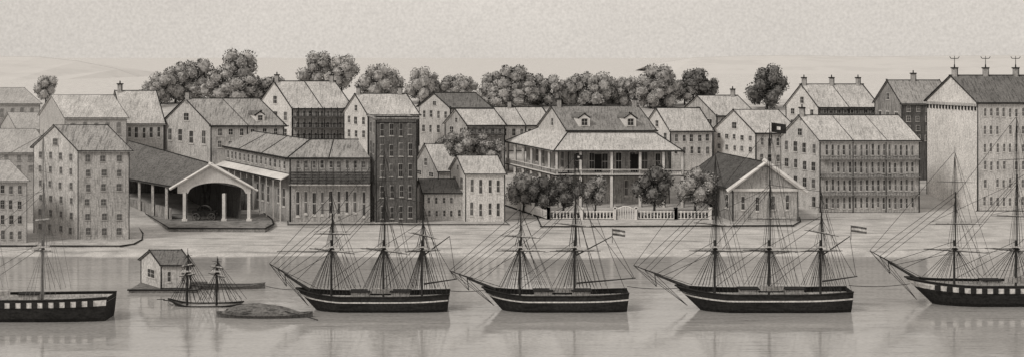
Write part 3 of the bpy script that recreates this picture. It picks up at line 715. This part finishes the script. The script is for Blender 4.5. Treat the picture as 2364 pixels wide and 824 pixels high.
def ship(label,xb,xs,Y,deck,masts,tip,tone='dark',ports=0,bw=3.4,flags=(),lower=None,rake=3.2,yl=4.6,stripe=True,spread=3.4,boomspar=True,name='sailing_ship',nsh=12,hm=None):
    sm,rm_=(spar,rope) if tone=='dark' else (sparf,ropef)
    zd=ZY(deck,Y); Xb=GX(xb,Y);Xs=GX(xs,Y)
    th=thing(name,label,'ship',Vector(((Xb+Xs)/2,Y,0)),'sailing ships moored in the harbour')
    pr=hull(th,Xb,Xs,Y,zd,bw,ports=ports,rake=rake,stripe=stripe,hm=hm or hullm)
    big=name=='sailing_ship'
    B0=Vector((Xb+(2.2 if big else .8),Y,zd+.6)); TP=P(tip[0],tip[1],Y)
    m=MB(); m.cyl(B0,B0.lerp(TP,.6),.26 if big else .1,.18 if big else .08,7); m.cyl(B0.lerp(TP,.5)+Vector((0,0,.15)),TP,.13 if big else .06,.06,6)
    if big: m.cyl(B0.lerp(TP,.62),B0.lerp(TP,.62)-Vector((-.3,0,2.0)),.09,.06,5)
    m.make('bowsprit',th,(sm,))
    r=MB(); rr=.045; prev=None
    bob=Vector((Xb+2.0,Y,.6))
    if big:
        for t in(.62,.8,1): r.cyl(bob,B0.lerp(TP,t),rr,rr,3); r.cyl(B0.lerp(TP,.62)-Vector((-.3,0,2.0)),B0.lerp(TP,t),rr,rr,3)
        for sd in(-1,1): r.cyl((Xb+3,Y+sd*1.6,zd+.8),B0.lerp(TP,.95),rr,rr,3)
    for i,(px,top) in enumerate(masts):
        x=GX(px,Y); lv=(deck-568)*Y/F if lower is None else lower
        z1,z2=mast(th,x,Y,zd,ZY(top,Y),pr((x-Xb)/(Xs-Xb))[0],lv,sm,rm_,yl=yl*(1 if i!=2 else .75),spread=spread*(1 if i!=2 else .7),ang=32,nsh=nsh,faded=tone!='dark')
        zt=ZY(top,Y)
        if i==0:
            for z,t in((z1,.35),(z1+.8,.6),(z2,.8),(z2-1.2,.72),(zt-.8,1.0),(z2+.6,.93),(z1-1,.5)): r.cyl((x,Y,z),B0.lerp(TP,t),rr,rr,3)
        else:
            px_,z1_,z2_,zt_=prev
            for z,zb in((z1,zd+.6),(z2,z1_),(z1+.8,zd+2.2),(zt-.8,z2_),(z2-1,z1_-2)): r.cyl((x,Y,z),(px_,Y,zb),rr,rr,3)
            for sd in(-1,1):
                r.cyl((px_+yl*.8*sd,Y-sd*yl*.5,z1_-.7),(x,Y,z1-.3),rr*.8,rr*.8,3); r.cyl((px_+yl*.65*sd,Y-sd*yl*.4,z1_+(z2_-z1_)*.45),(x,Y,z2-.5),rr*.8,rr*.8,3)
        prev=(x,z1,z2,zt)
    x,z1,z2,zt=prev
    if boomspar:
        b=MB(); b.cyl((x+.3,Y,zd+1.6),(Xs+1.2,Y,zd+2.4),.14,.08,6); b.make('boom',th,(sm,))
        b=MB(); b.cyl((x+.3,Y,z1-1.4),(min(Xs,x+6),Y,z1+1.6),.11,.07,6); b.make('gaff',th,(sm,))
        r.cyl((min(Xs,x+6),Y,z1+1.6),(Xs+1,Y,zd+2.4),rr,rr,3); r.cyl((x,Y,z2),(Xs+.8,Y,zd+2.4),rr,rr,3); r.cyl((x,Y,zt-1),(Xs-.4,Y,zd+.4),rr,rr,3)
    if big: r.make('rigging',th,(rm_,))
    if big:
        for s in(.42,.68):
            cx=Xb+(Xs-Xb)*s; dh=MB(); dh.box(cx-1.4,cx+1.4,Y-1.2,Y+1.2,zd-.69,zd+.45); dh.box(cx-1.6,cx+1.6,Y-1.4,Y+1.4,zd+.453,zd+.6,1); dh.make('deckhouse',th,(wallm,ink))
        bt=MB(); cx=Xb+(Xs-Xb)*.55
        for k in range(8):
            w0=.7*math.sin(math.pi*(k+.02)/8.04);w1=.7*math.sin(math.pi*(k+1.0)/8.04)
            for sd in(-1,1): bt.face([(cx-2+.5*k,Y+sd*w0,zd+.9),(cx-1.5+.5*k,Y+sd*w1,zd+.9),(cx-1.5+.5*k,Y+sd*w1*.4,zd+.1),(cx-2+.5*k,Y+sd*w0*.4,zd+.1)])
        bt.make('ship_boat',th,(wallp,))
    for (px,py,w,hh,dark) in flags:
        f=MB(); p=P(px,py,Y); n=8
        for k in range(n):
            for j in range(3):
                x0=p.x+w*k/n;x1=p.x+w*(k+1)/n; wv=lambda t:.25*math.sin(t*5)
                za=p.z-hh*j/3-.25*(k/n)*w*.5;zb_=p.z-hh*(j+1)/3-.25*(k/n)*w*.5
                mi=(1 if (j==1 and 3<=k<=4) else 0) if dark else (1 if j==1 else 0)
                f.face([(x0,Y+wv(k/n),zb_),(x1,Y+wv((k+1)/n),zb_),(x1,Y+wv((k+1)/n),za),(x0,Y+wv(k/n),za)],mi)
        f.cyl((p.x-.03,Y,p.z-hh*2.2),(p.x-.03,Y,p.z+.1),.06,.05,5,0)
        f.make('flag',th,(ink if dark else inks,wallw))
    return th
ship('three-masted black sailing ship with furled yards and white stripe',683,1038,240,678,[(765,440),(885,335),(974,455)],(622,608))
ship('two-masted black brig with white stripe and small flags',1112,1450,240,676,[(1200,470),(1326,352)],(1038,624),flags=[(1326,356,1.3,.8,True),(1414,528,2.0,1.0,False)])
ship('large three-masted black ship with furled yards and flags',1558,1962,240,672,[(1650,345),(1775,285),(1894,430)],(1463,612),flags=[(1782,284,2.2,1.5,True),(1965,520,2.4,1.0,False)],bw=3.8,rake=4)
ship('sailing ship with white painted gunport band',2088,2560,246,652,[(2203,340),(2345,260),(2480,330)],(2008,578),ports=16,bw=4,rake=4.5,yl=5.2,spread=4.2)
ship('low black ship stern with white gunport band and faint rigging',-330,258,232,684,[(-190,250),(-60,230),(98,300)],(-420,620),tone='faded',ports=20,bw=4,rake=4,boomspar=False,yl=3.2,spread=2.2,nsh=5)
ship('small two-masted schooner with low grey hull',388,560,244,703,[(432,572),(500,590)],(362,690),bw=1.8,rake=1.2,stripe=False,lower=5.5,yl=1.8,spread=2.8,boomspar=False,name='schooner',nsh=7,hm=inks)
def lowboat(x0,x1,Y,z,label,cover=True,bw=1.7,name='barge',hm=None):
    A,B=GX(x0,Y),GX(x1,Y); th=thing(name,label,'boat',Vector(((A+B)/2,Y,0)),'small boats in the harbour')
    m=MB(); n=20
    def pr(s): return bw*max(.03,math.sin(math.pi*min(1,max(0,s)))**.55), z*(1+.9*(2*s-1)**4)
    for i in range(n):
        for sd in(-1,1):
            w0,z0=pr(i/n);w1,z1=pr((i+1)/n);xa=A+(B-A)*i/n;xb=A+(B-A)*(i+1)/n
            m.face([(xa,Y+sd*w0,z0),(xb,Y+sd*w1,z1),(xb,Y+sd*w1*.7,-.3),(xa,Y+sd*w0*.7,-.3)])
            m.cyl((xa,Y+sd*w0,z0),(xb,Y+sd*w1,z1),.09,.09,4,1)
        m.face([(xa,Y-w0*.95,z0*.7),(xb,Y-w1*.95,z1*.7),(xb,Y+w1*.95,z1*.7),(xa,Y+w0*.95,z0*.7)],2)
    m.make('hull',th,(hm or ink,inks,walld))
    if cover:
        c=MB(); k=10
        for i in range(16):
            s0=.05+.85*i/16;s1=.05+.85*(i+1)/16
            for j in range(k):
                a0=math.pi*j/k;a1=math.pi*(j+1)/k
                def q(s,a):
                    w,zz=pr(s); t=min(1,(s-.05)/.85+.0001); hh=1.7*math.sin(math.pi*t**.8)**.8+.05+.18*noise.noise(Vector((s*20,a*2,0)))
                    return (A+(B-A)*s,Y-math.cos(a)*w*.9,zz*.8+hh*math.sin(a))
                c.face([q(s0,a0),q(s1,a0),q(s1,a1),q(s0,a1)])
        c.make('canopy',th,(mat('tarpaulin',.2,.9,(.5,3.5,3.5),dark=.25),))
        o=MB(); o.cyl((A+(B-A)*.72,Y-1,z+.6),(B+1.2,Y-3.2,.1),.09,.09,5); o.make('oar',th,(spar,))
lowboat(500,722,233,.45,'low covered barge with dark tarpaulin',hm=inks)
lowboat(425,612,262,.5,'long grey empty lighter beside the floating boathouse',cover=False,bw=1.6,hm=stonel)
m=MB(); Y=258; zb=.55
h=house('small floating boathouse with dark gabled roof',372,440,326,Y,7,612,580,wm_=wallp,gm=wallp,rm=roofd,front=(1,2),side=(1,1),iw=.3,zb=zb,name='boathouse',cat='boathouse',group=None,attic=False,ov=.4,wf=.28,hf=.5)
p=h['o'].location
r=MB(); r.box(p.x-5.2,p.x+6.2,Y-1.3,Y+8.5,-.4,.5,0); r.bar((p.x-5.2,Y-1.3,.5),(p.x+6.2,Y-1.3,.5),.2,1); 
r.make('raft',h['o'],(stonem,ink))
def mrope(a,b,sag):
    th=thing('mooring_rope','slack dark mooring rope between a ship and the harbour','rope',a,'mooring ropes across the harbour')
    m=MB(); n=14; pr_=None
    for i in range(n+1):
        t=i/n; p=a.lerp(b,t)-Vector((0,0,sag*4*t*(1-t)))
        if pr_: m.cyl(pr_,p,.05,.05,4)
        pr_=p
    m.make('strand',th,(rope,))
mrope(P(1448,660,240),P(1565,664,240),.25); mrope(P(1960,658,240),P(2100,654,246),.3); mrope(P(1036,670,240),P(1125,668,240),.2)
mrope(P(600,655,262),P(690,668,240),.3)
# ------------------------------------------------ world, sun, camera
w=bpy.data.worlds.new('World'); S.world=w; w.use_nodes=True
nt=w.node_tree;N=nt.nodes;L=nt.links;bg=N['Background']; bg.inputs['Strength'].default_value=.1
sky=N.new('ShaderNodeTexSky'); sky.sky_type='NISHITA'; sky.sun_disc=False
el=math.radians(42)
sky.sun_elevation=el
bw_=N.new('ShaderNodeRGBToBW'); L.new(sky.outputs[0],bw_.inputs[0])
tn=N.new('ShaderNodeMix'); tn.data_type='RGBA'; tn.blend_type='MULTIPLY'; tn.inputs['Factor'].default_value=1
L.new(bw_.outputs[0],tn.inputs['A']); tn.inputs['B'].default_value=skytint(1.0)
mx=N.new('ShaderNodeMix'); mx.data_type='RGBA'; mx.inputs['Factor'].default_value=.88; L.new(tn.outputs['Result'],mx.inputs['A']); mx.inputs['B'].default_value=skytint(7.0)
tc=N.new('ShaderNodeTexCoord'); n1=N.new('ShaderNodeTexNoise'); n1.inputs['Scale'].default_value=560; n1.inputs['Detail'].default_value=2; L.new(tc.outputs['Generated'],n1.inputs['Vector'])
n2=N.new('ShaderNodeTexNoise'); n2.inputs['Scale'].default_value=5; n2.inputs['Detail'].default_value=5; L.new(tc.outputs['Generated'],n2.inputs['Vector'])
r1=N.new('ShaderNodeMapRange'); r1.inputs['To Min'].default_value=.8; r1.inputs['To Max'].default_value=1.2; L.new(n1.outputs['Fac'],r1.inputs['Value'])
r2=N.new('ShaderNodeMapRange'); r2.inputs['To Min'].default_value=.82; r2.inputs['To Max'].default_value=1.18; L.new(n2.outputs['Fac'],r2.inputs['Value'])
mu=N.new('ShaderNodeMath'); mu.operation='MULTIPLY'; L.new(r1.outputs[0],mu.inputs[0]); L.new(r2.outputs[0],mu.inputs[1])
hs=N.new('ShaderNodeHueSaturation'); L.new(mx.outputs['Result'],hs.inputs['Color']); L.new(mu.outputs[0],hs.inputs['Value'])
L.new(hs.outputs[0],bg.inputs['Color'])
sl=bpy.data.lights.new('sun','SUN'); sl.energy=1.5; sl.angle=math.radians(14); sl.color=(1,.95,.88)
so=bpy.data.objects.new('sun',sl); COL.objects.link(so)
d=Vector((-math.cos(el)*.82,-math.cos(el)*.57,math.sin(el))).normalized()
so.rotation_euler=d.to_track_quat('Z','Y').to_euler()
sky.sun_rotation=math.atan2(d.x,d.y)
cam=bpy.data.cameras.new('camera'); co=bpy.data.objects.new('camera',cam); COL.objects.link(co); S.camera=co
cam.sensor_width=36; cam.lens=36*F/2364; cam.shift_y=-(412-HY)/2364; cam.clip_start=1; cam.clip_end=60000
co.location=(0,0,H); co.rotation_euler=(math.radians(90),0,0)
S.view_settings.view_transform='Standard'; S.view_settings.look='None'; S.view_settings.exposure=0
